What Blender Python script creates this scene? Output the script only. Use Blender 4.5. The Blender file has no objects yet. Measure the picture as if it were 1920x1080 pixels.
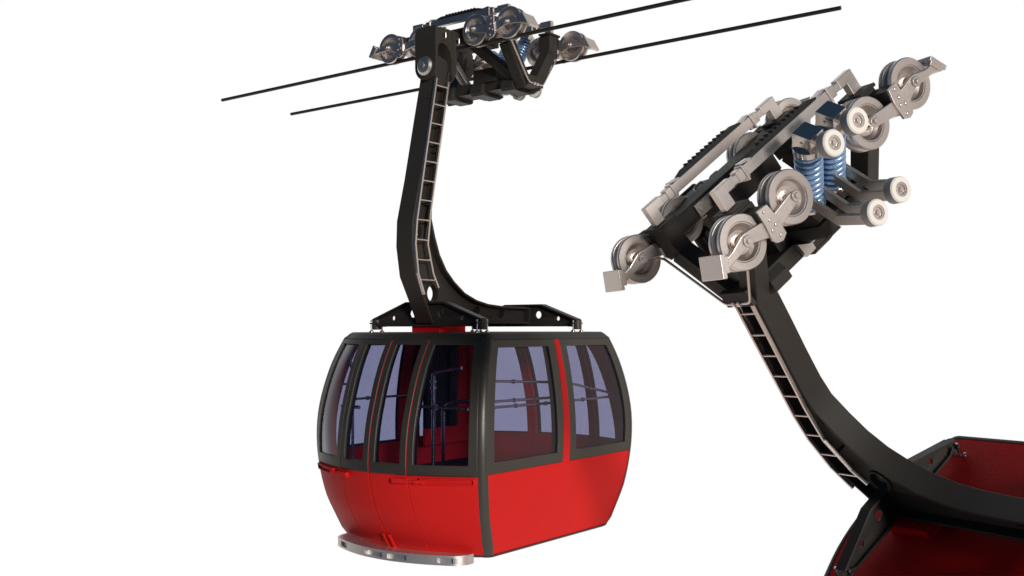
import bpy, bmesh, math, random
from mathutils import Vector, Matrix
random.seed(4)
S = bpy.context.scene
COL = S.collection

# ------------------------------------------------------------------ materials
def nt(name):
    m = bpy.data.materials.new(name); m.use_nodes = True
    t = m.node_tree; b = t.nodes['Principled BSDF']
    return m, t, b

def paint(name, col, rough=.42, spec=.5, var=.12, bump=.02, scale=40, metal=0., coat=0.):
    m, t, b = nt(name)
    tc = t.nodes.new('ShaderNodeTexCoord')
    n = t.nodes.new('ShaderNodeTexNoise'); n.inputs['Scale'].default_value = scale; n.inputs['Detail'].default_value = 6
    n2 = t.nodes.new('ShaderNodeTexNoise'); n2.inputs['Scale'].default_value = 2.3; n2.inputs['Detail'].default_value = 5
    t.links.new(tc.outputs['Object'], n.inputs['Vector']); t.links.new(tc.outputs['Object'], n2.inputs['Vector'])
    add = t.nodes.new('ShaderNodeMath'); add.operation = 'ADD'
    t.links.new(n.outputs['Fac'], add.inputs[0]); t.links.new(n2.outputs['Fac'], add.inputs[1])
    mr = t.nodes.new('ShaderNodeMapRange')
    mr.inputs['From Min'].default_value = .6; mr.inputs['From Max'].default_value = 1.4
    mr.inputs['To Min'].default_value = 1 - var; mr.inputs['To Max'].default_value = 1 + var
    t.links.new(add.outputs[0], mr.inputs['Value'])
    mx = t.nodes.new('ShaderNodeVectorMath'); mx.operation = 'SCALE'
    mx.inputs[0].default_value = col
    t.links.new(mr.outputs[0], mx.inputs['Scale'])
    t.links.new(mx.outputs[0], b.inputs['Base Color'])
    r = t.nodes.new('ShaderNodeMapRange')
    r.inputs['From Min'].default_value = .6; r.inputs['From Max'].default_value = 1.4
    r.inputs['To Min'].default_value = max(0., rough - .06); r.inputs['To Max'].default_value = rough + .1
    t.links.new(add.outputs[0], r.inputs['Value']); t.links.new(r.outputs[0], b.inputs['Roughness'])
    b.inputs['Metallic'].default_value = metal
    b.inputs['Specular IOR Level'].default_value = spec
    b.inputs['Coat Weight'].default_value = coat; b.inputs['Coat Roughness'].default_value = .25
    if bump:
        bp = t.nodes.new('ShaderNodeBump'); bp.inputs['Strength'].default_value = bump * 8; bp.inputs['Distance'].default_value = .004
        t.links.new(n.outputs['Fac'], bp.inputs['Height']); t.links.new(bp.outputs[0], b.inputs['Normal'])
    return m

BLACK = paint('black_paint', (.034, .031, .028), rough=.5, spec=.20, bump=.01, scale=60)
FRAME = paint('black_window_frame', (.040, .037, .031), rough=.42, spec=.4, bump=.005, scale=60)
RED = paint('red_paint', (.62, .017, .016), rough=.5, spec=.06, var=.06, bump=.025, scale=90)
ROOFRED = paint('red_roof', (.58, .010, .012), rough=.65, spec=.06, var=.14, bump=.10, scale=70)
STEEL = paint('galvanised_steel', (.70, .645, .61), rough=.35, metal=1., var=.10, bump=.02, scale=130)
STEP = paint('step_steel', (.74, .72, .71), rough=.42, metal=.88, var=.06, bump=.01, scale=130)
GRITTY = paint('worn_steel', (.42, .40, .38), rough=.42, metal=1., var=.35, bump=.05, scale=170)
POLISH = paint('polished_steel', (.70, .68, .66), rough=.16, metal=1., var=.05, bump=.0, scale=60)
SPRING = paint('blue_spring_steel', (.32, .50, .76), rough=.25, metal=.55, var=.02, bump=0, scale=60)
RUBBER = paint('white_roller', (.86, .84, .78), rough=.5, spec=.4, var=.04, bump=.01, scale=80)
TREAD = paint('grey_roller_tread', (.36, .35, .35), rough=.55, spec=.4, var=.08, bump=.01, scale=80)
ROPE = paint('black_rope', (.018, .017, .016), rough=.5, spec=.4, var=.2, bump=.0, scale=60)
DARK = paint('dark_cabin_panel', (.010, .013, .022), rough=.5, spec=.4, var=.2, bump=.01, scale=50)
POST = paint('black_post', (.045, .042, .036), rough=.36, spec=.6, bump=0, scale=60)
RAIL = paint('handrail_metal', (.62, .60, .64), rough=.22, metal=.9, var=.1, bump=0, scale=50)
PAD = paint('black_brake_pad', (.012, .012, .013), rough=.6, spec=.3, var=.3, bump=.03, scale=90)
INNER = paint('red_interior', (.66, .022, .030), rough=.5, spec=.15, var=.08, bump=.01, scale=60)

def glass():
    m = bpy.data.materials.new('tinted_glass'); m.use_nodes = True
    t = m.node_tree; t.nodes.clear()
    o = t.nodes.new('ShaderNodeOutputMaterial')
    tr = t.nodes.new('ShaderNodeBsdfTransparent'); gl = t.nodes.new('ShaderNodeBsdfGlossy')
    gl.inputs['Roughness'].default_value = .03; gl.inputs['Color'].default_value = (.95, .93, 1, 1)
    n = t.nodes.new('ShaderNodeTexNoise'); n.inputs['Scale'].default_value = 1.5
    cr = t.nodes.new('ShaderNodeMapRange'); cr.inputs['To Min'].default_value = .97; cr.inputs['To Max'].default_value = 1.03
    sc = t.nodes.new('ShaderNodeVectorMath'); sc.operation = 'SCALE'; sc.inputs[0].default_value = (.66, .665, .755)
    t.links.new(n.outputs['Fac'], cr.inputs['Value']); t.links.new(cr.outputs[0], sc.inputs['Scale'])
    t.links.new(sc.outputs[0], tr.inputs['Color'])
    fr = t.nodes.new('ShaderNodeFresnel')          # a thin pane: the same reflectance on both of its faces
    ge = t.nodes.new('ShaderNodeNewGeometry'); io = t.nodes.new('ShaderNodeMapRange')
    io.inputs['To Min'].default_value = 1.3; io.inputs['To Max'].default_value = 1 / 1.3
    t.links.new(ge.outputs['Backfacing'], io.inputs['Value']); t.links.new(io.outputs[0], fr.inputs['IOR'])
    mx = t.nodes.new('ShaderNodeMixShader')
    t.links.new(fr.outputs[0], mx.inputs[0]); t.links.new(tr.outputs[0], mx.inputs[1]); t.links.new(gl.outputs[0], mx.inputs[2])
    t.links.new(mx.outputs[0], o.inputs['Surface'])
    return m
GLASS = glass()

# ------------------------------------------------------------------ mesh helpers
def mk(name, bm, mat, parent=None, smooth=False, bevel=0, seg=2, angle=40, mats=None):
    bmesh.ops.recalc_face_normals(bm, faces=bm.faces)
    me = bpy.data.meshes.new(name); bm.to_mesh(me); bm.free()
    for m in (mats or [mat]): me.materials.append(m)
    o = bpy.data.objects.new(name, me); COL.objects.link(o)
    if parent is not None: o.parent = parent
    if smooth:
        for p in me.polygons: p.use_smooth = True
        me.set_sharp_from_angle(angle=math.radians(angle))
    if bevel:
        b = o.modifiers.new('bevel', 'BEVEL'); b.width = bevel; b.segments = seg; b.limit_method = 'ANGLE'
        b.angle_limit = math.radians(35); b.harden_normals = False
    return o

def box(bm, x0, x1, y0, y1, z0, z1, M=None):
    v = [bm.verts.new(((M @ Vector(c)) if M else Vector(c))) for c in
         [(x0, y0, z0), (x1, y0, z0), (x1, y1, z0), (x0, y1, z0), (x0, y0, z1), (x1, y0, z1), (x1, y1, z1), (x0, y1, z1)]]
    for f in [(0, 3, 2, 1), (4, 5, 6, 7), (0, 1, 5, 4), (1, 2, 6, 5), (2, 3, 7, 6), (3, 0, 4, 7)]:
        bm.faces.new([v[i] for i in f])

def beam(bm, p0, p1, w, h, side=(1, 0, 0), w1=None, h1=None):
    """box section from p0 to p1; w measured along 'side', h across it"""
    p0, p1, s = Vector(p0), Vector(p1), Vector(side)
    d = (p1 - p0).normalized(); s = (s - d * s.dot(d)).normalized(); u = d.cross(s)
    w1 = w1 or w; h1 = h1 or h
    a = [p0 + s * (i * w / 2) + u * (j * h / 2) for i, j in ((-1, -1), (1, -1), (1, 1), (-1, 1))]
    b = [p1 + s * (i * w1 / 2) + u * (j * h1 / 2) for i, j in ((-1, -1), (1, -1), (1, 1), (-1, 1))]
    va = [bm.verts.new(p) for p in a]; vb = [bm.verts.new(p) for p in b]
    bm.faces.new(va[::-1]); bm.faces.new(vb)
    for i in range(4): bm.faces.new((va[i], va[(i + 1) % 4], vb[(i + 1) % 4], vb[i]))

def prism(bm, pts, axis, c0, c1):
    """closed polygon pts in the plane across 'axis' pushed from c0 to c1"""
    def P(a, b, c): return {'x': (c, a, b), 'y': (a, c, b), 'z': (a, b, c)}[axis]
    A = [bm.verts.new(P(a, b, c0)) for a, b in pts]; B = [bm.verts.new(P(a, b, c1)) for a, b in pts]
    bm.faces.new(A); bm.faces.new(B[::-1])
    n = len(pts)
    for i in range(n): bm.faces.new((A[i], B[i], B[(i + 1) % n], A[(i + 1) % n]))

def frame_of(d):
    d = Vector(d).normalized()
    a = Vector((0, 0, 1)) if abs(d.z) < .9 else Vector((1, 0, 0))
    s = d.cross(a).normalized(); return d, s, d.cross(s)

def cyl(bm, p0, p1, r, n=24, r1=None, cap=True):
    p0, p1 = Vector(p0), Vector(p1); d, s, u = frame_of(p1 - p0); r1 = r if r1 is None else r1
    A = [bm.verts.new(p0 + (s * math.cos(t) + u * math.sin(t)) * r) for t in [2 * math.pi * i / n for i in range(n)]]
    B = [bm.verts.new(p1 + (s * math.cos(t) + u * math.sin(t)) * r1) for t in [2 * math.pi * i / n for i in range(n)]]
    for i in range(n): bm.faces.new((A[i], A[(i + 1) % n], B[(i + 1) % n], B[i]))
    if cap: bm.faces.new(A[::-1]); bm.faces.new(B)

def lathe(bm, prof, c=(0, 0, 0), axis='x', n=48, closed=True):
    """prof: (along axis, radius) loop"""
    c = Vector(c); rings = []
    for a, r in prof:
        ring = []
        for i in range(n):
            t = 2 * math.pi * i / n; q, w = r * math.cos(t), r * math.sin(t)
            ring.append(bm.verts.new(c + Vector({'x': (a, q, w), 'y': (q, a, w), 'z': (q, w, a)}[axis])))
        rings.append(ring)
    m = len(rings)
    for k in range(m if closed else m - 1):
        A, B = rings[k], rings[(k + 1) % m]
        for i in range(n): bm.faces.new((A[i], A[(i + 1) % n], B[(i + 1) % n], B[i]))
    if not closed: bm.faces.new(rings[0][::-1]); bm.faces.new(rings[-1])

def tube(bm, pts, r, n=10, res=6, closed=False):
    """round tube along a polyline with smoothed corners"""
    pts = [Vector(p) for p in pts]; path = [pts[0]]
    for i in range(1, len(pts) - 1):
        a, b, c = pts[i - 1], pts[i], pts[i + 1]
        k = min((a - b).length, (c - b).length) * .32; k = min(k, r * 4)
        p, q = b + (a - b).normalized() * k, b + (c - b).normalized() * k
        for j in range(res + 1):
            t = j / res; path.append(p * (1 - t) ** 2 + b * 2 * t * (1 - t) + q * t * t)
    path.append(pts[-1]); sweep(bm, path, r, n)

def sweep(bm, path, r, n=10):
    rings = []; d0 = (path[1] - path[0]).normalized(); _, s, u = frame_of(d0)
    for i, p in enumerate(path):
        d = (path[min(i + 1, len(path) - 1)] - path[max(i - 1, 0)]).normalized()
        s = (s - d * s.dot(d)).normalized(); u = d.cross(s)
        rings.append([bm.verts.new(p + (s * math.cos(2 * math.pi * k / n) + u * math.sin(2 * math.pi * k / n)) * r) for k in range(n)])
    for A, B in zip(rings, rings[1:]):
        for i in range(n): bm.faces.new((A[i], A[(i + 1) % n], B[(i + 1) % n], B[i]))
    bm.faces.new(rings[0][::-1]); bm.faces.new(rings[-1])

def ribbon(bm, pts, plane_lo, plane_hi, th, inward):
    """strip following a polyline in xz, from y=lo to y=hi, thick towards 'inward' (+1/-1 = left/right of travel)"""
    P = [Vector((p[0], p[1])) for p in pts]; N = []
    for i in range(len(P)):
        a = P[max(i - 1, 0)]; b = P[min(i + 1, len(P) - 1)]; d = (b - a).normalized(); N.append(Vector((-d.y, d.x)) * inward)
    rows = []
    for p, n in zip(P, N):
        q = p + n * th
        rows.append([bm.verts.new(v) for v in ((p.x, plane_lo, p.y), (p.x, plane_hi, p.y), (q.x, plane_hi, q.y), (q.x, plane_lo, q.y))])
    for A, B in zip(rows, rows[1:]):
        for i in range(4): bm.faces.new((A[i], A[(i + 1) % 4], B[(i + 1) % 4], B[i]))
    bm.faces.new(rows[0][::-1]); bm.faces.new(rows[-1])

def plate_holes(outer, holes, axis, c0, c1, bev=.0):
    """flat plate with round holes, made through a 2D curve; returns a bmesh"""
    cu = bpy.data.curves.new('outline', 'CURVE'); cu.dimensions = '2D'; cu.fill_mode = 'BOTH'
    cu.extrude = max((c1 - c0) / 2 - bev, .0005); cu.bevel_depth = bev; cu.bevel_resolution = 1
    loops = [outer] + [[(cx + rx * math.cos(2 * math.pi * i / 36), cy + ry * math.sin(2 * math.pi * i / 36)) for i in range(36)] for cx, cy, rx, ry in holes]
    for lp in loops:
        sp = cu.splines.new('POLY'); sp.points.add(len(lp) - 1); sp.use_cyclic_u = True
        for q, (a, b) in zip(sp.points, lp): q.co = (a, b, 0, 1)
    o = bpy.data.objects.new('outline', cu); COL.objects.link(o)
    dg = bpy.context.evaluated_depsgraph_get(); me = bpy.data.meshes.new_from_object(o.evaluated_get(dg))
    bm = bmesh.new(); bm.from_mesh(me)
    bpy.data.objects.remove(o); bpy.data.curves.remove(cu); bpy.data.meshes.remove(me)
    bmesh.ops.remove_doubles(bm, verts=bm.verts, dist=1e-5)
    m = (c0 + c1) / 2
    for v in bm.verts:
        a, b, c = v.co
        v.co = {'x': (c + m, a, b), 'y': (a, c + m, b), 'z': (a, b, c + m)}[axis]
    return bm

# ------------------------------------------------------------------ cabin surface
ZN = [0, .07, .37, .75, 1.1, 1.5, 1.95, 2.33, 2.4]
XN = [1.156, 1.214, 1.349, 1.455, 1.497, 1.478, 1.381, 1.21, 1.163]
YN = [1.051, 1.115, 1.184, 1.243, 1.268, 1.255, 1.20, 1.118, 1.075]
BZ = [0, .75, 1.5, 1.95, 2.4]
BN = [.32, .36, .44, .41, .33]
CX = .015
def interp(z, A, B):
    z = -z
    if z <= A[0]: return B[0]
    for i in range(len(A) - 1):
        if z <= A[i + 1]:
            t = (z - A[i]) / (A[i + 1] - A[i])
            if len(A) > 5 and 1 <= i <= len(A) - 4:      # catmull-rom on the long middle stretch
                p0, p1, p2, p3 = B[i - 1] if i > 1 else B[i] * 2 - B[i + 1], B[i], B[i + 1], B[i + 2]
                m1 = (p2 - p0) / (A[i + 1] - (A[i - 1] if i > 1 else 2 * A[i] - A[i + 1])) * (A[i + 1] - A[i])
                m2 = (p3 - p1) / (A[i + 2] - A[i]) * (A[i + 1] - A[i])
                return (2 * t**3 - 3 * t * t + 1) * p1 + (t**3 - 2 * t * t + t) * m1 + (-2 * t**3 + 3 * t * t) * p2 + (t**3 - t * t) * m2
            return B[i] * (1 - t) + B[i + 1] * t
    return B[-1]
HX = lambda z: interp(z, ZN, XN)
HY = lambda z: interp(z, ZN, YN)
BW = lambda z: interp(z, BZ, BN)
def side(sx):
    return lambda u, z, d: Vector((CX + sx * (HX(z) + BW(z) * (1 - min(1, (u / HY(z))**2)) - d), u, z))
def end(sy):
    return lambda u, z, d: Vector((CX + u, sy * (HY(z) - d), z))

def slab(bm, fn, u0, u1, z0, z1, d0, d1, nu=6, nz=8):
    """closed curved slab; u0,u1,z0,z1 numbers or callables of z / of u-fraction"""
    f = lambda a, q: a(q) if callable(a) else a
    G = {}
    for s, d in enumerate((d0, d1)):
        for j in range(nz + 1):
            z = z0 + (z1 - z0) * j / nz
            for i in range(nu + 1):
                u = f(u0, z) + (f(u1, z) - f(u0, z)) * i / nu
                G[s, i, j] = bm.verts.new(fn(u, z, d))
    for j in range(nz):
        for i in range(nu):
            bm.faces.new((G[0, i, j], G[0, i + 1, j], G[0, i + 1, j + 1], G[0, i, j + 1]))
            bm.faces.new((G[1, i, j], G[1, i, j + 1], G[1, i + 1, j + 1], G[1, i + 1, j]))
    for i in range(nu):
        bm.faces.new((G[0, i, 0], G[1, i, 0], G[1, i + 1, 0], G[0, i + 1, 0])); bm.faces.new((G[0, i, nz], G[0, i + 1, nz], G[1, i + 1, nz], G[1, i, nz]))
    for j in range(nz):
        bm.faces.new((G[0, 0, j], G[0, 0, j + 1], G[1, 0, j + 1], G[1, 0, j])); bm.faces.new((G[0, nu, j], G[1, nu, j], G[1, nu, j + 1], G[0, nu, j + 1]))

def window_ring(bm, fn, U0, U1, Z0, Z1, O0, O1, P0, P1, d0, d1, nu=6, nz=10):
    """frame slab: outer bounds U,Z with an opening O (u) x P (z); one closed ring"""
    f = lambda a, q: a(q) if callable(a) else a
    zs = [Z0, P0] + [P0 + (P1 - P0) * k / nz for k in range(1, nz)] + [P1, Z1]
    G = {}
    for s, d in enumerate((d0, d1)):
        for j, z in enumerate(zs):
            us = [f(U0, z), f(O0, z)] + [f(O0, z) + (f(O1, z) - f(O0, z)) * k / nu for k in range(1, nu)] + [f(O1, z), f(U1, z)]
            for i, u in enumerate(us): G[s, i, j] = bm.verts.new(fn(u, z, d))
    I, J = nu + 2, len(zs) - 1
    solid = lambda i, j: 0 <= i < I and 0 <= j < J and not (1 <= i <= nu and 1 <= j <= nz)
    for j in range(J):
        for i in range(I):
            if not solid(i, j): continue
            bm.faces.new((G[0, i, j], G[0, i + 1, j], G[0, i + 1, j + 1], G[0, i, j + 1]))
            bm.faces.new((G[1, i, j], G[1, i, j + 1], G[1, i + 1, j + 1], G[1, i + 1, j]))
            for (di, dj, a, b) in ((-1, 0, (i, j), (i, j + 1)), (1, 0, (i + 1, j + 1), (i + 1, j)), (0, -1, (i + 1, j), (i, j)), (0, 1, (i, j + 1), (i + 1, j + 1))):
                if not solid(i + di, j + dj):
                    bm.faces.new((G[0, a[0], a[1]], G[0, b[0], b[1]], G[1, b[0], b[1]], G[1, a[0], a[1]]))
    bmesh.ops.delete(bm, geom=[v for v in bm.verts if not v.link_faces], context='VERTS')

ZTOP, ZBELT, ZBOT = -.07, -1.5, -2.378
PW = .065        # half width taken by the corner post
def build_cabin(root):
    # ---- roof: red top inside a black rim
    def ring_pts(z, inset, n=16):
        hx, hy, b = HX(z) - inset, HY(z) - inset, BW(z); r = .089; out = []
        def arc(cx, cy, a0):
            for k in range(6):
                t = a0 + math.pi / 2 * k / 5; out.append((CX + cx + r * math.cos(t), cy + r * math.sin(t), z))
        arc(hx - r + .033, hy - r, 0)
        arc(-hx + r - .033, hy - r, math.pi / 2)
        for k in range(1, n): 
            y = (hy - r) * (1 - 2 * k / n); out.append((CX - hx - b * (1 - (y / HY(z))**2), y, z))
        arc(-hx + r - .033, -hy + r, math.pi)
        arc(hx - r + .033, -hy + r, 1.5 * math.pi)
        for k in range(1, n):
            y = (-hy + r) * (1 - 2 * k / n); out.append((CX + hx + b * (1 - (y / HY(z))**2), y, z))
        return out
    def loft(bm, rings, cap0=True, cap1=True):
        V = [[bm.verts.new(p) for p in r] for r in rings]
        for A, B in zip(V, V[1:]):
            n = len(A)
            for i in range(n): bm.faces.new((A[i], A[(i + 1) % n], B[(i + 1) % n], B[i]))
        if cap0: bm.faces.new(V[0][::-1])
        if cap1: bm.faces.new(V[-1])
        return V
    def at(pts, z): return [(a, b, z) for a, b, _ in pts]
    bm = bmesh.new()
    R = [at(ring_pts(-.02, .10), -.10), at(ring_pts(-.07, 0), -.10), at(ring_pts(-.07, -.004), -.07), at(ring_pts(-.045, 0), -.045), at(ring_pts(-.02, .0), -.02), at(ring_pts(-.004, .005), -.004), at(ring_pts(0, .02), 0),
         at(ring_pts(0, .035), 0), at(ring_pts(0, .04), -.012)]
    V = [[bm.verts.new(p) for p in r] for r in R]
    for A, B in zip(V, V[1:] + V[:1]):
        n = len(A)
        for i in range(n): bm.faces.new((A[i], A[(i + 1) % n], B[(i + 1) % n], B[i]))
    rim = mk('roof_rim', bm, BLACK, root, smooth=True)
    bm = bmesh.new(); loft(bm, [at(ring_pts(0, .036), -.05), at(ring_pts(0, .036), -.006), at(ring_pts(0, .05), -.002)])
    roof = mk('roof', bm, ROOFRED, root, smooth=True)
    bm = bmesh.new(); box(bm, -.97, -.50, -.20, .22, .0, .082)
    mk('roof_block', bm, ROOFRED, root, bevel=.004)
    # ---- floor and bottom trim
    bm = bmesh.new(); loft(bm, [at(ring_pts(-2.4, .012), -2.408), at(ring_pts(-2.39, .0), -2.398), at(ring_pts(-2.37, .0), -2.380)])
    mk('bottom_trim', bm, BLACK, root, smooth=True)
    bm = bmesh.new(); loft(bm, [at(ring_pts(-2.36, .06), -2.36), at(ring_pts(-2.36, .06), -2.32)])
    mk('floor', bm, DARK, root)
    # ---- corner posts
    for sx in (-1, 1):
        for sy in (-1, 1):
            bm = bmesh.new(); rows = []
            for k in range(25):
                z = -.065 + (ZBOT - .012 + .065) * k / 24; hx, hy = HX(z), HY(z); r = .085; b = BW(z)
                cx, cy = hx + .035 - r, hy - r; row = []
                for q in range(9):
                    t = -.12 + (math.pi / 2 + .12) * q / 8; row.append((CX + sx * (cx + (r + .004) * math.cos(t)), sy * (cy + (r + .004) * math.sin(t)), z))
                row.append((CX + sx * (cx - .02), sy * (hy - .05), z)); row.append((CX + sx * (cx - .02), sy * (cy - .02), z)); row.append((CX + sx * (cx + .03), sy * (cy - .02), z))
                rows.append([bm.verts.new(p) for p in row])
            n = len(rows[0])
            for A, B in zip(rows, rows[1:]):
                for i in range(n): bm.faces.new((A[i], A[(i + 1) % n], B[(i + 1) % n], B[i]))
            bm.faces.new(rows[0][::-1]); bm.faces.new(rows[-1])
            mk('corner_post', bm, POST, root, smooth=True, angle=35)
    # ---- sides (curved): two fixed bays and two sliding doors each
    g = .0035
    for sx in (-1, 1):
        fn = side(sx)
        bays = [(lambda z: -(HY(z) - PW), -.49 - g, lambda z: -(HY(z) - .15), lambda z: -.565),
                (-.49 + g, -.006, lambda z: -.41, lambda z: -.085),
                (.006, .49 - g, lambda z: .085, lambda z: .41),
                (.49 + g, lambda z: HY(z) - PW, lambda z: .575, lambda z: HY(z) - .15)]
        for k, (u0, u1, o0, o1) in enumerate(bays):
            isdoor = k in (1, 2)
            bm = bmesh.new(); slab(bm, fn, u0, u1, ZBELT - .002, ZBOT, .006, .045, 6, 12)
            low = mk('door' if isdoor else 'side_panel', bm, RED, root, smooth=True, bevel=.003, seg=1, angle=30)
            bm = bmesh.new(); window_ring(bm, fn, u0, u1, ZTOP - .012, ZBELT + .002, o0, o1, -.135, -1.385, 0, .045)
            own = low if isdoor else root
            fr = mk('window_frame', bm, FRAME, own, smooth=True, bevel=.007, seg=2, angle=30)
            bm = bmesh.new(); slab(bm, fn, lambda z, a=o0: a(z) - .02, lambda z, a=o1: a(z) + .02, -.12, -1.40, .022, .03, 6, 12)
            mk('window_pane', bm, GLASS, own if isdoor else fr, smooth=True)
            # inner lining
            bm = bmesh.new(); e = .02
            if sx > 0 and k == 0: o0 = lambda z: -.62 - .34 * min(1, max(0, -z - .16) / 1.2)**.6 + e   # rounded inner panel
            window_ring(bm, fn, u0, u1, ZTOP - .03, -1.72, lambda z, a=o0: a(z) - e, lambda z, a=o1: a(z) + e, -.13, -1.40, .048, .10)
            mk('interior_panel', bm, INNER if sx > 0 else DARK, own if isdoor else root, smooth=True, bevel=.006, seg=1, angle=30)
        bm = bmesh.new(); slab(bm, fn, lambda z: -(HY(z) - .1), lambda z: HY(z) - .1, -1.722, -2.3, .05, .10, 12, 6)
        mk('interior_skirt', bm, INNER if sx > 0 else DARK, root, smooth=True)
        # thin red seams between door leaves
        for u in (0, -.49):
            bm = bmesh.new(); slab(bm, fn, u - .0035, u + .0035, ZTOP - .012, ZBELT, .004, .04, 1, 14)
            mk('door_seam', bm, INNER, root, smooth=True)
        # door track: channel rail on each fixed bay plus arms
        for y0, y1 in ((-1.0, -.0), (1.0, 0)):
            s = 1 if y0 > 0 else -1
            bm = bmesh.new()
            a, b = sorted((s * .66, s * 1.17))
            slab(bm, fn, a, b, -1.518, -1.530, -.034, .01, 6, 1); slab(bm, fn, a, b, -1.574, -1.588, -.034, .01, 6, 1)
            slab(bm, fn, *sorted((s * .655, s * .665)), -1.518, -1.588, -.034, .01, 1, 2); slab(bm, fn, *sorted((s * 1.163, s * 1.173)), -1.518, -1.588, -.034, .01, 1, 2)
            slab(bm, fn, a, b, -1.5175, -1.5885, -.003, .008, 6, 1)
            mk('door_rail', bm, RED, root, bevel=.002, seg=1)
            bm = bmesh.new()
            slab(bm, fn, *sorted((s * .50, s * .70)), -1.545, -1.573, -.05, -.012, 3, 1)
            slab(bm, fn, *sorted((s * .60, s * .652)), -1.54, -1.578, -.06, .0, 2, 1)
            slab(bm, fn, *sorted((s * .34, s * .52)), -1.53, -1.585, -.045, .008, 3, 1)
            mk('door_hanger', bm, RED, root, bevel=.004)
        # small guide lugs at the foot of the doors
        for y in (-.035, .05):
            bm = bmesh.new(); slab(bm, fn, lambda z, y=y: y - .024, lambda z, y=y: y + .024, -2.2, -2.37, -.018, .01, 3, 5)
            mk('door_guide', bm, RED, root, smooth=True, bevel=.012, seg=3)
    # ---- flat ends with two windows each and a red mullion
    for sy in (-1, 1):
        fn = end(sy)
        wl = lambda z: -(HX(z) - .035); wr = lambda z: HX(z) - .035
        ml = lambda z: -.012 - .035 * (-z / 1.5); mr = lambda z: .075 + .015 * (-z / 1.5)
        bm = bmesh.new(); slab(bm, fn, wl, wr, -1.485, ZBOT, .004, .045, 8, 12)
        mk('end_panel', bm, RED, root, smooth=True, bevel=.003, seg=1, angle=30)
        bm = bmesh.new(); slab(bm, fn, ml, mr, ZTOP - .012, -1.49, .0, .045, 2, 12)
        mk('mullion', bm, RED, root, smooth=True, bevel=.004, seg=2, angle=30)
        for (u0, u1, o0, o1) in ((wl, lambda z: ml(z) - .003, lambda z: -(HX(z) - .165), lambda z: -.155),
                                 (lambda z: mr(z) + .003, wr, lambda z: .212, lambda z: HX(z) - .165)):
            bm = bmesh.new(); window_ring(bm, fn, u0, u1, ZTOP - .012, -1.482, o0, o1, -.165, -1.365, 0, .045)
            fr = mk('window_frame', bm, FRAME, root, smooth=True, bevel=.008, seg=2, angle=30)
            bm = bmesh.new(); slab(bm, fn, lambda z, a=o0: a(z) - .02, lambda z, a=o1: a(z) + .02, -.15, -1.38, .022, .03, 4, 12)
            mk('window_pane', bm, GLASS, fr, smooth=True)
            bm = bmesh.new(); e = .0
            window_ring(bm, fn, lambda z, a=u0: a(z) * .97, lambda z, a=u1: a(z) * .97, ZTOP - .03, -1.72, lambda z, a=o0: a(z) + (.07 if sy > 0 and a(z) < -.5 else 0), lambda z, a=o1: a(z) - e, -.15, -1.39, .048, .10)
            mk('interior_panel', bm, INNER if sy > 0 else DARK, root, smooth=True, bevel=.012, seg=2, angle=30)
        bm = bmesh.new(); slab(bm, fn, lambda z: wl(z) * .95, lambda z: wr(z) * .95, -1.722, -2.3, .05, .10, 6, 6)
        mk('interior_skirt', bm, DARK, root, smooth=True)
    # padded ledge under the windows
    for sy in (-1, 1):
        bm = bmesh.new(); box(bm, -1.05, 1.05, *sorted((sy * .86, sy * 1.13)), -1.92, -1.76)
        mk('bench', bm, DARK, root, bevel=.03, seg=3)
    # ---- handrails
    def rail(pts, r=.014, collars=()):
        bm = bmesh.new(); tube(bm, pts, r)
        for c, d in collars:
            c = Vector(c); d = Vector(d).normalized(); cyl(bm, c - d * .014, c + d * .014, r * 1.6, 16)
        mk('handrail', bm, RAIL, root, smooth=True)
    rail([(-1.28, -1.0, -.52), (-1.2, -1.09, -.52), (-.05, -1.09, -.578), (.45, -1.09, -.622), (1.42, -1.06, -.79)], .015, [((-.75, -1.09, -.543), (1, 0, 0)), ((.80, -1.085, -.685), (1, 0, -.15))])
    rail([(-1.25, -1.10, -.742), (.02, -1.10, -.757)], .015, [((-.75, -1.10, -.748), (1, 0, 0)), ((-.35, -1.10, -.752), (1, 0, 0))])
    rail([(-1.25, -1.10, -.805), (-.2, -1.10, -.816), (1.42, -1.10, -.812)], .015, [((-.72, -1.10, -.81), (1, 0, 0)), ((-.15, -1.10, -.816), (1, 0, 0)), ((.62, -1.10, -.814), (1, 0, 0))])
    rail([(-1.25, 1.05, -.80), (1.3, 1.05, -.80)], .016, [((-.85, 1.05, -.80), (1, 0, 0)), ((-.3, 1.05, -.80), (1, 0, 0))])
    rail([(-1.42, .62, -.86), (-1.42, .9, -.86)], .022)
    rail([(-1.43, -.20, -.81), (-1.43, -1.0, -.81)], .018, [((-1.43, -.55, -.81), (0, 1, 0))])
    rail([(-1.15, -.27, -2.30), (-1.15, -.27, -.47), (-1.15, -.33, -.44), (-1.15, -.68, -.39)], .022, [((-1.15, -.27, -.62), (0, 0, 1)), ((-1.15, -.27, -.55), (0, 0, 1))])
    rail([(-1.10, -.37, -2.30), (-1.10, -.37, -.86), (-1.10, -.46, -.79), (-1.10, -.78, -.74)], .020)
    rail([(-1.15, 1.0, -2.30), (-1.15, 1.0, -.50), (-1.2, 1.03, -.22)], .018, [((-1.15, 1.0, -.66), (0, 0, 1)), ((-1.15, 1.0, -.56), (0, 0, 1))])
    rail([(-1.15, 1.0, -.61), (-1.38, .98, -.61)], .014)
    # added panels, no real fitting: block one end window's view with black and red
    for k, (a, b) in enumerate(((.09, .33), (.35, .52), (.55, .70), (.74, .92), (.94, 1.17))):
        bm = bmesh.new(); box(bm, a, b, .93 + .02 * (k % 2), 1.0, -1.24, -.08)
        mk('view_blocker', bm, DARK if k < 3 else INNER, root, bevel=.012)
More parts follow.
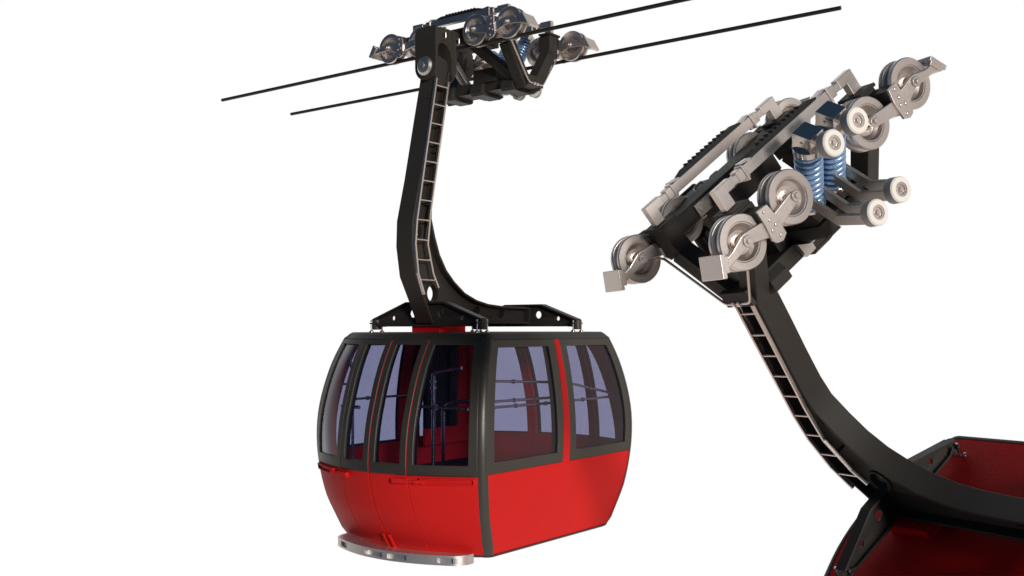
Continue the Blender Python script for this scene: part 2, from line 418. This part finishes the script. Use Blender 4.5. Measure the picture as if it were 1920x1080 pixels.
    bm = bmesh.new(); box(bm, .09, 1.17, .95, 1.0, -1.46, -1.235)
    mk('view_blocker', bm, INNER, root, bevel=.01)
    # ---- steel footboard below the doors
    def foot(y, z, o):
        b = .31 * (1 - (y / 1.02)**2); return Vector((-1.33 - b - o, y, z))
    N = 40; ya, yb = -.95, .96
    bm = bmesh.new()
    def fb(y0, y1, z0, z1, o0, o1, n):
        # quarter-round ends
        rows = []
        for i in range(n + 1):
            y = y0 + (y1 - y0) * i / n
            k = 0.
            for e in (abs(y - ya), abs(y - yb)):
                if e < .09: k = max(k, .09 - math.sqrt(max(.09**2 - (.09 - e)**2, 0)))
            rows.append([bm.verts.new(foot(y, z, (o - k) if o > .02 else o)) for z, o in ((z0, o0), (z0, o1), (z1, o1), (z1, o0))])
        for A, B in zip(rows, rows[1:]):
            for i in range(4): bm.faces.new((A[i], A[(i + 1) % 4], B[(i + 1) % 4], B[i]))
        bm.faces.new(rows[0][::-1]); bm.faces.new(rows[-1])
    slots = [(-.86, -.70), (-.36, -.11), (-.04, .24), (.62, .78)]
    z0, z1, o = -2.455, -2.352, .085
    cuts = [ya] + [q for s_ in sorted(slots) for q in s_] + [yb]
    for i in range(0, len(cuts), 2): fb(cuts[i], cuts[i + 1], z0 + .023, z1 - .023, -.10, o, max(8, int((cuts[i + 1] - cuts[i]) * 30)))
    for a, b in slots: fb(a, b, z0 + .023, z1 - .023, -.10, o - .045, 8)
    fb(ya, yb, z0, z0 + .023, -.10, o, N); fb(ya, yb, z1 - .023, z1, -.10, o, N)
    bmesh.ops.remove_doubles(bm, verts=bm.verts, dist=1e-4)
    st = mk('footboard', bm, STEP, root, smooth=True, angle=30)
    bm = bmesh.new()
    for y in (-.75, -.05, .75): box(bm, -1.25, -1.0, y - .04, y + .04, -2.44, -2.40)
    mk('footboard_bracket', bm, BLACK, root)

def build_hanger(root):
    W = .122
    outer = [(-.93, 3.17), (-.945, 2.93), (-1.065, 2.40), (-1.21, 1.745), (-1.335, 1.255), (-1.345, .965), (-1.285, .625), (-1.125, .34), (-1.0, .10)]
    inner = [(-.69, 3.05), (-.71, 2.92), (-.80, 2.50), (-.88, 2.10), (-.945, 1.80), (-1.0, 1.50), (-1.01, 1.30), (-.945, 1.09), (-.865, .895), (-.745, .72), (-.60, .59),
             (-.41, .465), (-.19, .385), (.04, .34), (.34, .318), (.88, .312)]
    web = [(-.915, 3.16)] + [(a + .012, b) for a, b in outer[1:]] + [(.885, .11)] + [(a - .012, b - .010) for a, b in inner[::-1]]
    bm = plate_holes(web, [(-.905, .445, .098, .098), (-.09, .262, .038, .05), (.40, .225, .038, .05), (-1.13, 1.16, .055, .10)], 'y', -.035, .035, .004)
    arm = mk('hanger_arm', bm, BLACK, root, smooth=True, angle=30)
    bm = bmesh.new(); ribbon(bm, outer, -W, W, .03, -1 if False else 1); 
    mk('outer_flange', bm, BLACK, arm, smooth=True, angle=30, bevel=.006)
    bm = bmesh.new(); ribbon(bm, inner, -W, W, .028, -1)
    mk('inner_flange', bm, BLACK, arm, smooth=True, angle=30, bevel=.006)
    bm = bmesh.new(); box(bm, -1.0, .90, -W, W, .10, .128); box(bm, .875, .90, -W, W, .128, .312)
    mk('bottom_flange', bm, BLACK, arm, bevel=.006)
    # bore collar, boss rings
    for cx, cz, r, w in ((-.905, .445, .118, .05), (-.09, .262, .052, .05), (.40, .225, .052, .05)):
        bm = bmesh.new(); lathe(bm, [(-w, r * .84), (w, r * .84), (w, r), (-w, r)], (cx, 0, cz), 'y', 36)
        mk('bore_collar', bm, BLACK, arm, smooth=True, bevel=.004)
    # head block that hangs on the pin
    bm = bmesh.new(); prism(bm, [(-.93, 3.17), (-.93, 2.86), (-.72, 2.80), (-.68, 3.10), (-.72, 3.19), (-.86, 3.22)], 'y', -.10, .10)
    mk('hanger_head', bm, BLACK, root, bevel=.02, seg=3)
    # ladder on the -y face
    L = [(-.97, 2.93), (-1.16, 2.0), (-1.305, 1.27), (-1.33, .99), (-1.285, .66), (-1.18, .42)]
    R = [(-.76, 2.92), (-.925, 2.12), (-1.08, 1.36), (-1.125, .99), (-1.03, .66), (-.935, .50)]
    y = -.142
    lad = None
    bm = bmesh.new()
    for P in (L, R):
        ribbon(bm, P, y - .016, y + .016, .024, 1)
    lad = mk('ladder', bm, STEEL, root, bevel=.003)
    def xat(P, z):
        for a, b in zip(P, P[1:]):
            if a[1] >= z >= b[1]: return a[0] + (b[0] - a[0]) * (a[1] - z) / (a[1] - b[1])
        return P[-1][0]
    for k in range(11):
        z = 2.845 - .2255 * k
        bm = bmesh.new(); cyl(bm, (xat(L, z) + .005, y, z), (xat(R, z) + .02, y, z), .011, 12)
        mk('rung', bm, STEEL, lad, smooth=True)
    for k in range(4):
        z = 2.7 - .62 * k
        for P, o in ((L, .02), (R, .005)):
            bm = bmesh.new(); beam(bm, (xat(P, z) + o, -.04, z), (xat(P, z) + o, y, z), .02, .02)
            mk('ladder_bracket', bm, BLACK, lad)
    # two roof beams with their dampers
    for sx in (-1, 1):
        X = sx * .948
        pts = [(-.815, .155), (-.29, .345), (.29, .345), (.815, .155), (.80, .075), (-.80, .075)]
        holes = [(s * .22, .215, .05, .05) for s in (-1, 1)] + [(s * .525, .165, .03, .03) for s in (-1, 1)]
        bm = plate_holes(pts, holes, 'x', X - .014, X + .014, .002)
        b = mk('roof_beam', bm, BLACK, root, smooth=True, angle=30)
        bm = bmesh.new()
        top = [(-.83, .155), (-.29, .35), (.29, .35), (.83, .155)]
        rows = []
        for i, (a, c) in enumerate(top):
            rows.append([bm.verts.new(v) for v in ((X - .06, a, c), (X + .06, a, c), (X + .06, a, c - .024), (X - .06, a, c - .024))])
        for A, B in zip(rows, rows[1:]):
            for i in range(4): bm.faces.new((A[i], A[(i + 1) % 4], B[(i + 1) % 4], B[i]))
        bm.faces.new(rows[0][::-1]); bm.faces.new(rows[-1])
        box(bm, X - .06, X + .06, -.72, .72, .065, .087)
        for s in (-1, 1):
            beam(bm, (X, s * .83, .14), (X, s * .70, .07), .12, .022)
        mk('beam_flange', bm, BLACK, b, bevel=.004)
        for sy in (-1, 1):
            c = (X, sy * .806)
            bm = bmesh.new(); lathe(bm, [(.028, .001), (.028, .05), (.036, .058), (.142, .058), (.15, .05), (.15, .001)], (c[0], c[1], 0), 'z', 32, closed=False)
            d = mk('damper', bm, FRAME, root, smooth=True)
            for k in (-1, 1):
                bx = c[0] + k * .09
                bm = bmesh.new(); cyl(bm, (bx, c[1], .0), (bx, c[1], .128), .009, 12); cyl(bm, (bx, c[1], .124), (bx, c[1], .134), .016, 6); cyl(bm, (bx, c[1], .134), (bx, c[1], .142), .010, 12)
                lathe(bm, [(-.001, .004), (-.001, .030), (.010, .028), (.022, .014), (.022, .004)], (bx, c[1], 0), 'z', 20)
                mk('bolt', bm, POLISH, d, smooth=True, angle=30)
            bm = bmesh.new(); box(bm, c[0] - .10, c[0] + .10, c[1] - .022, c[1] + .022, .096, .112)
            mk('bolt_bridge', bm, BLACK, d, bevel=.003)

def build_carriage(root):
    TH = -.004; O = Vector((.08, 0, 3.081)); MR = Matrix.Translation(O) @ Matrix.Rotation(TH, 4, 'X')
    made = []
    def K(name, bm, mat, parent=None, **kw):
        for v in bm.verts: v.co = MR @ v.co
        return mk(name, bm, mat, parent or root, **kw)
    # ---- V shaped frame
    bm = bmesh.new()
    for s in (-1, 1):
        a, b = sorted((s * .35, s * .55))
        if s < 0: box(bm, a, b, -.765, .70, .415, .548)
        for sy in (-1, 1):
            box(bm, *sorted((s * .321, s * .557)), *sorted((sy * .615, sy * .785)), .55, .577)
            q = -.69 if sy < 0 else .615
            beam(bm, (s * .45, q, .45), (s * .42, q, .30), .17, .14)
            beam(bm, (s * .42, q, .32), (s * .085, q, -.14), .15, .14)
            if s < 0: beam(bm, (-.40, sy * .08, .44), (-.12, sy * .66, -.10), .09, .12, side=(1, 0, .5))
            if s > 0: box(bm, .35, .55, *sorted((sy * .60, sy * .765)), .36, .549)
            box(bm, *sorted((s * .50, s * .74)), *sorted((sy * .655, sy * .765)), .40, .53)
    box(bm, -.14, .165, -.80, .70, -.155, -.03)
    box(bm, -.352, -.06, -.30, .20, .37, .50)
    frame = K('carriage_frame', bm, BLACK, bevel=.006)
    for y in (-.52, -.05, .42):
        bm = bmesh.new(); prism(bm, [(-.21, -.10), (-.16, -.04), (.16, -.04), (.215, -.10), (.215, -.176), (.17, -.20), (-.17, -.20), (-.21, -.172)], 'y', y - .09, y + .09)
        K('cross_block', bm, BLACK, frame, bevel=.004)
    # central housing with the yoke that carries the springs
    bm = bmesh.new(); box(bm, -.17, .10, -.33, .02, -.05, .12); box(bm, .05, .46, -.20, .20, -.05, .05)
    beam(bm, (.44, -.14, .12), (.20, -.14, -.04), .08, .10, side=(0, 1, 0)); beam(bm, (.44, .14, .12), (.20, .14, -.04), .08, .10, side=(0, 1, 0))
    K('spring_yoke', bm, BLACK, frame, bevel=.006)
    bm = bmesh.new()
    for y in (.24, .33): beam(bm, (-.30, y, .30), (-.06, y - .10, -.06), .03, .05, side=(0, 1, 0))
    K('tie_bar', bm, GRITTY, frame, bevel=.002)
    # ---- arch that reaches over the rope to the pin
    bm = plate_holes([(-1.06, .41), (-.98, .455), (-.36, .455), (-.36, .36), (-.55, .335), (-.72, .33), (-.72, -.08), (-.70 - .05, -.12), (-.78, -.06), (-.775, .10), (-.80, .19), (-.86, .25), (-.93, .275), (-1.0, .25), (-1.035, .17), (-1.04, .0)],
                     [], 'y', -.155, .155, .0)
    K('arch', bm, BLACK, frame, bevel=.008)
    for X0, X1, top in ((-1.07, -1.03, .462), (-.74, -.70, .44)):
        pts = [(-.165, top - .06), (-.125, top), (.165, top), (.165, 0)] + [(.165 * math.cos(t), -.165 * math.sin(t) + .0) for t in [math.pi * k / 14 for k in range(1, 14)]] + [(-.165, 0)]
        pts = [(-a, b) for a, b in pts]
        bm = bmesh.new(); prism(bm, pts, 'x', X0, X1)
        K('pivot_plate', bm, BLACK, frame, bevel=.008, seg=3)
    bm = bmesh.new(); lathe(bm, [(-1.072, .001), (-1.072, .112), (-1.086, .112), (-1.108, .085), (-1.118, .045), (-1.118, .040), (-1.112, .036), (-1.112, .026), (-1.13, .024), (-1.134, .012), (-1.134, .001)], (0, 0, 0), 'x', 48, closed=False)
    K('pivot_cap', bm, STEEL, smooth=True, angle=25)
    bm = bmesh.new(); cyl(bm, (-1.06, 0, 0), (-.71, 0, 0), .07, 32)
    K('pivot_pin', bm, BLACK, smooth=True)
    # lifting eyes
    for c, ax in (((-.78, -.02, .455), 'y'), ((-.93, -.156, .36), 'z'), ((-.70, -.166, .335), 'z'), ((-.70, .10, .455), 'y')):
        bm = bmesh.new(); x, y, z = c
        if ax == 'y': P = [(x, y - .045, z - .005), (x, y - .045, z + .05), (x, y + .045, z + .05), (x, y + .045, z - .005)]
        else: P = [(x, y + .005, z - .035), (x, y - .035, z - .035), (x, y - .035, z + .035), (x, y + .005, z + .035)]
        tube(bm, P, .011, 10)
        K('lifting_eye', bm, STEEL, smooth=True)
    bm = bmesh.new(); box(bm, .552, .575, -.56, -.40, .44, .52)
    pl = K('riveted_plate', bm, GRITTY, bevel=.003)
    # small riveted plate on the inner face of the other chord too
    bm = bmesh.new(); box(bm, -.348, -.325, -.44, -.27, .425, .53)
    for y in (-.40, -.31): cyl(bm, (-.326, y, .478), (-.315, y, .478), .022, 20)
    K('riveted_plate', bm, GRITTY, smooth=False, bevel=.003)
    # ---- rails on top with toothed pads
    for s in (-1, 1):
        X = s * .434; h = .031
        bm = bmesh.new(); box(bm, X - h, X + h, -.47, .47, .662, .742)
        r = K('top_rail', bm, STEEL, bevel=.004)
        for sy in (-1, 1):
            bm = bmesh.new(); k = h + .004
            box(bm, X - k, X + k, *sorted((sy * .472, sy * .53)), .66, .742); box(bm, X - k - .007, X + k + .007, *sorted((sy * .455, sy * .471)), .635, .752)
            box(bm, X - h + .006, X + h - .006, *sorted((sy * .53, sy * .60)), .672, .728)
            prism(bm, [(sy * .36, .752), (sy * .455, .765), (sy * .455, .753), (sy * .36, .7355)], 'x', X - k, X + k)
            prism(bm, [(sy * .40, .70), (sy * .43, .64), (sy * .47, .64), (sy * .47, .70)], 'x', X - .012, X + .012)
            K('clamp', bm, STEEL, r, bevel=.004)
            bm = bmesh.new()
            prism(bm, [(sy * .585, .668), (sy * .585, .742), (sy * .748, .742), (sy * .748, .578), (sy * .655, .578), (sy * .655, .668)], 'x', X - h, X + h)
            K('end_bracket', bm, STEEL, r, bevel=.005)
        # pad with teeth
        pts = [(-.38, .7425), (-.38, .750), (-.29, .774)]
        y = -.24
        while y < .235:
            pts += [(y, .774), (y + .004, .790), (y + .024, .785), (y + .03, .774)]; y += .048
        pts += [(.29, .774), (.38, .750), (.38, .7425)]
        bm = bmesh.new(); prism(bm, pts, 'x', X - .024, X + .024)
        K('toothed_pad', bm, PAD, r)
    # ---- eight grooved wheels, forks and guards
    prof = [(-.062, .178), (-.056, .184), (-.036, .184), (-.028, .180), (-.022, .158), (-.010, .150), (.010, .150), (.022, .158), (.028, .180), (.036, .184), (.056, .184), (.062, .178),
            (.062, .133), (.057, .128), (.057, .122), (.050, .119), (.030, .108), (.012, .080), (.012, .060), (.034, .050), (.036, .032), (.028, .028), (.028, .012),
            (-.028, .012), (-.028, .028), (-.036, .032), (-.034, .050), (-.012, .060), (-.012, .080), (-.030, .108), (-.050, .119), (-.057, .122), (-.057, .128), (-.062, .133)]
    zc = .434
    for s in (-1, 1):
        X = s * .635
        for sy in (-1, 1):
            for yy in (.925, .432):
                bm = bmesh.new(); lathe(bm, prof, (X, sy * yy, zc), 'x', 56)
                w = K('wheel', bm, STEEL, smooth=True, angle=24)
                bm = bmesh.new(); cyl(bm, (X - .135, sy * yy, zc), (X + .135, sy * yy, zc), .020, 20)
                for q in (-1, 1): cyl(bm, (X + q * .105, sy * yy, zc), (X + q * .118, sy * yy, zc), .038, 24)
                K('axle', bm, STEEL, w, smooth=True, angle=30, bevel=.003)
            # fork: plate and arms on both faces of the pair of wheels
            bm = bmesh.new()
            for q in (-1, 1):
                a, b = sorted((X + q * .080, X + q * .104))
                P = lambda L: [(sy * u, v) for u, v in L]
                prism(bm, P([(.72, .455), (.905, .488), (.945, .488), (1.06, .452), (1.155, .446), (1.165, .380), (1.06, .392), (.955, .398), (.90, .396), (.72, .325)]), 'x', a, b)
                prism(bm, P([(.70, .44), (.46, .474), (.42, .470), (.398, .44), (.402, .408), (.43, .39), (.70, .335)]), 'x', a, b)
            f = K('fork', bm, STEEL, bevel=.009, seg=3)
            for q in (-1, 1):
                bm = bmesh.new()
                a, b = sorted((X + q * .100, X + q * .122))
                prism(bm, [(sy * u, v) for u, v in [(.665, .532), (.758, .54), (.76, .43), (.775, .325), (.748, .288), (.705, .276), (.655, .30), (.648, .43)]], 'x', a, b)
                c0, c1 = sorted((X + q * .121, X + q * .131))
                for (u, v) in ((.715, .505), (.71, .44), (.69, .39), (.735, .375), (.70, .315)): cyl(bm, (c0, sy * u, v), (c1, sy * u, v), .0135, 16)
                K('fork_plate', bm, STEEL, f, bevel=.003)
            # guard at the outer end
            bm = bmesh.new()
            M = Matrix.Translation((X, sy * 1.178, .425)) @ Matrix.Rotation(sy * .52, 4, 'X')
            box(bm, -.118, .118, -.018, .018, -.078, .078, M)
            M2 = Matrix.Translation((X, sy * 1.150, .42)) @ Matrix.Rotation(sy * .52, 4, 'X')
            box(bm, -.118, .118, -.02, .016, -.055, .055, M2)
            K('guard', bm, STEEL, f, bevel=.005)
            bm = bmesh.new(); prism(bm, [(sy * .60, .40), (sy * .80, .40), (sy * .80, .36), (sy * .70, .31), (sy * .60, .36)], 'x', X - .075, X + .075)
            K('fork_crosspiece', bm, STEEL, f, bevel=.004)
    # ---- springs with their caps, rollers and lever arms
    for sy in (-1, 1):
        y = sy * .125; top, bot = Vector((.70, y, .585)), Vector((.43, y, .215))
        d = (bot - top).normalized(); sp = Vector((0, 1, 0)); up = d.cross(sp)
        L = (bot - top).length; turns = 9.5; path = []
        for k in range(int(turns * 18)):
            t = k / (turns * 18 - 1); a = 2 * math.pi * turns * t
            path.append(top + d * L * t + (sp * math.cos(a) + up * math.sin(a)) * .079)
        bm = bmesh.new(); sweep(bm, path, .0172, 10)
        s = K('coil_spring', bm, SPRING, smooth=True)
        bm = bmesh.new(); cyl(bm, top - d * .03, bot + d * .02, .048, 20)
        K('damper_rod', bm, POLISH, s, smooth=True)
        for p0, p1 in ((top - d * .055, top - d * .005), (bot + d * .005, bot + d * .035)):
            bm = bmesh.new(); cyl(bm, p0, p1, .102, 36)
            K('spring_seat', bm, POLISH, s, smooth=True, bevel=.004, angle=30)
        bm = bmesh.new(); c = top - d * .11
        Mx = Matrix.Translation(c) @ Matrix(((sp.x, up.x, -d.x, 0), (sp.y, up.y, -d.y, 0), (sp.z, up.z, -d.z, 0), (0, 0, 0, 1)))
        box(bm, -.070, .070, -.072, .072, -.06, .062, Mx)
        cyl(bm, c + sp * (-.07), c + sp * (-.078), .014, 16)
        K('cap_block', bm, POLISH, s, bevel=.006)
        bm = bmesh.new(); cyl(bm, c, Vector((.90, y, .60)), .03, 20)
        K('roller_arm', bm, STEEL, smooth=True)
    for sy in (-1, 1):
        for (X, Z) in ((.925, .595), (.925, .045)):
            y = sy * .128; w = .04
            bm = bmesh.new(); lathe(bm, [(-w, .05), (-w, .078), (-w + .008, .088), (w - .012, .088), (w - .012, .05)], (X, y, Z), 'x', 40)
            r = K('guide_roller', bm, TREAD, smooth=True, angle=30)
            for q in (1, -1):
                bm = bmesh.new(); lathe(bm, [(q * (w - .012 if q > 0 else w), .05), (q * (w + .001), .05), (q * (w + .001), .080), (q * (w - .008), .0885), (q * (w - .012 if q > 0 else w - .004), .0885)], (X, y, Z), 'x', 40)
                K('roller_rim', bm, RUBBER, r, smooth=True, angle=30)
            bm = bmesh.new(); lathe(bm, [(-w, .001), (-w, .0495), (w - .004, .0495), (w - .004, .036), (w - .014, .033), (w - .014, .020), (w - .004, .018), (w + .004, .016), (w + .004, .001)], (X, y, Z), 'x', 36, closed=False)
            K('roller_hub', bm, STEEL, r, smooth=True, angle=25)
    for y in (.195, .072, -.072, -.195):
        bm = bmesh.new()
        P = [(-.02, .80 - .30), (.66, .085), (.90, .045)]
        P = [(.08, .62), (.30, .455), (.665, .085), (.93, .045)]
        w = .042
        pts_o = [(.50, .375), (.69, .118), (.94, .085), (.94, .005), (.645, .040), (.47, .275)] if abs(y) < .1 else [(.36, .52), (.69, .118), (.94, .085), (.94, .005), (.645, .040), (.31, .44)]
        prism(bm, pts_o, 'y', y - .013, y + .013)
        K('lever_arm', bm, GRITTY, bevel=.004)
    # cable clamp / saddle under the levers
    bm = bmesh.new()
    prism(bm, [(-.25, -.035), (-.157, -.09), (-.086, -.096), (-.03, -.04), (.0, -.042), (.0, -.155), (-.237, -.155)], 'x', .10, .215)
    prism(bm, [(.008, -.042), (.03, -.044), (.14, -.12), (.13, -.155), (.008, -.155)], 'x', .10, .215)
    K('rope_saddle', bm, STEEL, bevel=.004)
    bm = bmesh.new(); box(bm, .10, .222, -.15, .14, -.172, -.156)
    K('saddle_plate', bm, BLACK, bevel=.003)
    # pipe that runs down the V at each end
    for sy in (-1,):
        y = -.80
        bm = bmesh.new(); tube(bm, [(.66, y, .335), (.56, y, .34), (.50, y, .33), (.15, y, -.125), (-.13, y, -.125), (-.50, y, .33), (-.56, y, .34), (-.66, y, .335)], .010, 10)
        for X in (-.03, .03, .62, -.62):
            c = Vector((X, y, -.125 if abs(X) < .1 else .337)); cyl(bm, c - Vector((.014, 0, 0)), c + Vector((.014, 0, 0)), .022, 16)
        K('brake_pipe', bm, STEEL, smooth=True, angle=35)

def copy_tree(o, parent=None):
    c = o.copy(); COL.objects.link(c); c.parent = parent
    for ch in list(o.children):
        copy_tree(ch, c)
    return c

car = bpy.data.objects.new('cable_car', None); COL.objects.link(car)
build_cabin(car); build_hanger(car); build_carriage(car)
bpy.context.view_layer.update()
car2 = copy_tree(car)
car['category'] = 'cable car'; car2['category'] = 'cable car'
car['group'] = car2['group'] = 'cable cars'
car['label'] = 'whole red and black cable car hanging upright from two ropes, footboard in view'
car2['label'] = 'closer tilted cable car without ropes, seen from above, its cabin cut off by the corner'

# ------------------------------------------------------------------ poses (second car hangs nearer the viewer, leaning)
M1 = Matrix(((0.6021543513046922, -0.7983782066133258, -0.0015415608048210405), (0.029325073266088908, 0.02404708966595881, -0.9992806300316923), (0.7978409473590359, 0.6016759731645323, 0.03789255908155564)))
T1 = Vector((-0.4030416281495052, 0.5359427993701504, 13.004240113696099))
M2 = Matrix(((0.4061451957037121, 0.7046686131820963, -0.5817974094156956), (-0.058584771579103245, -0.6152844983134922, -0.7861251876604247), (-0.9119286729486125, 0.3533654365258931, -0.2086119932387569)))
T2 = Vector((3.8493479195099343, 1.9517520570876552, 8.51652060780096))
MT = M1.transposed()
cam_loc = -(MT @ T1)
right, down, fwd = MT @ Vector((1, 0, 0)), MT @ Vector((0, 1, 0)), MT @ Vector((0, 0, 1))
R2 = (MT @ M2).to_4x4(); R2.translation = MT @ (T2 - T1)
car2.matrix_world = R2

# ------------------------------------------------------------------ ropes
TH = -.008
def rope(X, y0, y1, label):
    bm = bmesh.new(); O = Vector((.08, 0, 3.081)); MR = Matrix.Translation(O) @ Matrix.Rotation(TH, 4, 'X')
    n = 60
    path = [MR @ Vector((X, y0 + (y1 - y0) * k / n, .27)) for k in range(n + 1)]
    sweep(bm, path, .0225, 14)
    o = mk('track_rope', bm, ROPE, None, smooth=True, angle=35)
    o['label'] = label; o['category'] = 'rope'; o['group'] = 'track ropes'
    return o
rope(-.635, 4.27, -4.30, 'upper black track rope, running off the top edge of the picture')
rope(.635, 4.25, -4.28, 'lower black track rope, its right end stopping short in mid air')

# ------------------------------------------------------------------ camera
cd = bpy.data.cameras.new('camera'); cam = bpy.data.objects.new('camera', cd); COL.objects.link(cam)
cm = Matrix((right, -down, -fwd)).transposed().to_4x4(); cm.translation = cam_loc
cam.matrix_world = cm
cd.sensor_width = 36; cd.lens = 36 * 1996.01 / 1920; cd.clip_end = 500; cd.clip_start = .05
S.camera = cam

# ------------------------------------------------------------------ light: white studio surround ahead, dusk blue above, warm floor glow
w = bpy.data.worlds.new('World'); S.world = w; w.use_nodes = True
t = w.node_tree; t.nodes.clear(); out = t.nodes.new('ShaderNodeOutputWorld')
tc = t.nodes.new('ShaderNodeTexCoord')
def dot(v):
    n = t.nodes.new('ShaderNodeVectorMath'); n.operation = 'DOT_PRODUCT'; n.inputs[1].default_value = v
    t.links.new(tc.outputs['Generated'], n.inputs[0]); return n.outputs['Value']
def mapr(v, a, b, c=0, d=1):
    n = t.nodes.new('ShaderNodeMapRange'); n.interpolation_type = 'SMOOTHSTEP'
    n.inputs['From Min'].default_value = a; n.inputs['From Max'].default_value = b; n.inputs['To Min'].default_value = c; n.inputs['To Max'].default_value = d
    t.links.new(v, n.inputs['Value']); return n.outputs[0]
hf = Vector((fwd.x, fwd.y, 0)).normalized(); hr = Vector((right.x, right.y, 0)).normalized()
front = mapr(dot(hf), math.cos(math.radians(54)), math.cos(math.radians(42)))
warm = (hr * .35 + Vector((0, 0, -.75)) + hf * .55).normalized()
cr = t.nodes.new('ShaderNodeValToRGB'); e = cr.color_ramp.elements
e[0].position = .0; e[0].color = (.018, .034, .060, 1); e[1].position = 1; e[1].color = (.66, .55, .48, 1)
for p, c in ((.34, (.036, .070, .122, 1)), (.39, (.065, .095, .135, 1)), (.43, (.36, .335, .315, 1)), (.50, (.52, .465, .425, 1)), (.68, (.64, .56, .50, 1))):
    q = e.new(p); q.color = c
t.links.new(mapr(dot(warm), -1, 1), cr.inputs[0])
mx = t.nodes.new('ShaderNodeMix'); mx.data_type = 'RGBA'
t.links.new(front, mx.inputs[0]); t.links.new(cr.outputs[0], mx.inputs[6]); mx.inputs[7].default_value = (1, 1, 1, 1)
bg = t.nodes.new('ShaderNodeBackground'); bg.inputs['Strength'].default_value = 1.0
t.links.new(mx.outputs[2], bg.inputs['Color']); t.links.new(bg.outputs[0], out.inputs['Surface'])

def sun(name, d, e, col, ang):
    l = bpy.data.lights.new(name, 'SUN'); l.energy = e; l.color = col; l.angle = math.radians(ang)
    o = bpy.data.objects.new(name, l); COL.objects.link(o)
    o.rotation_euler = d.to_track_quat('-Z', 'Y').to_euler(); o.location = cam_loc - d * 3
key = (-right * .42 + down * .24 + fwd * .87).normalized()     # shines from the right, beside the viewer
sun('key_lamp', key, 2.7, (1, .93, .86), 12)

S.render.engine = 'CYCLES'
S.cycles.max_bounces = 10; S.cycles.transparent_max_bounces = 24; S.cycles.use_denoising = True
S.view_settings.view_transform = 'Standard'; S.view_settings.look = 'None'; S.view_settings.exposure = 0; S.view_settings.gamma = 1
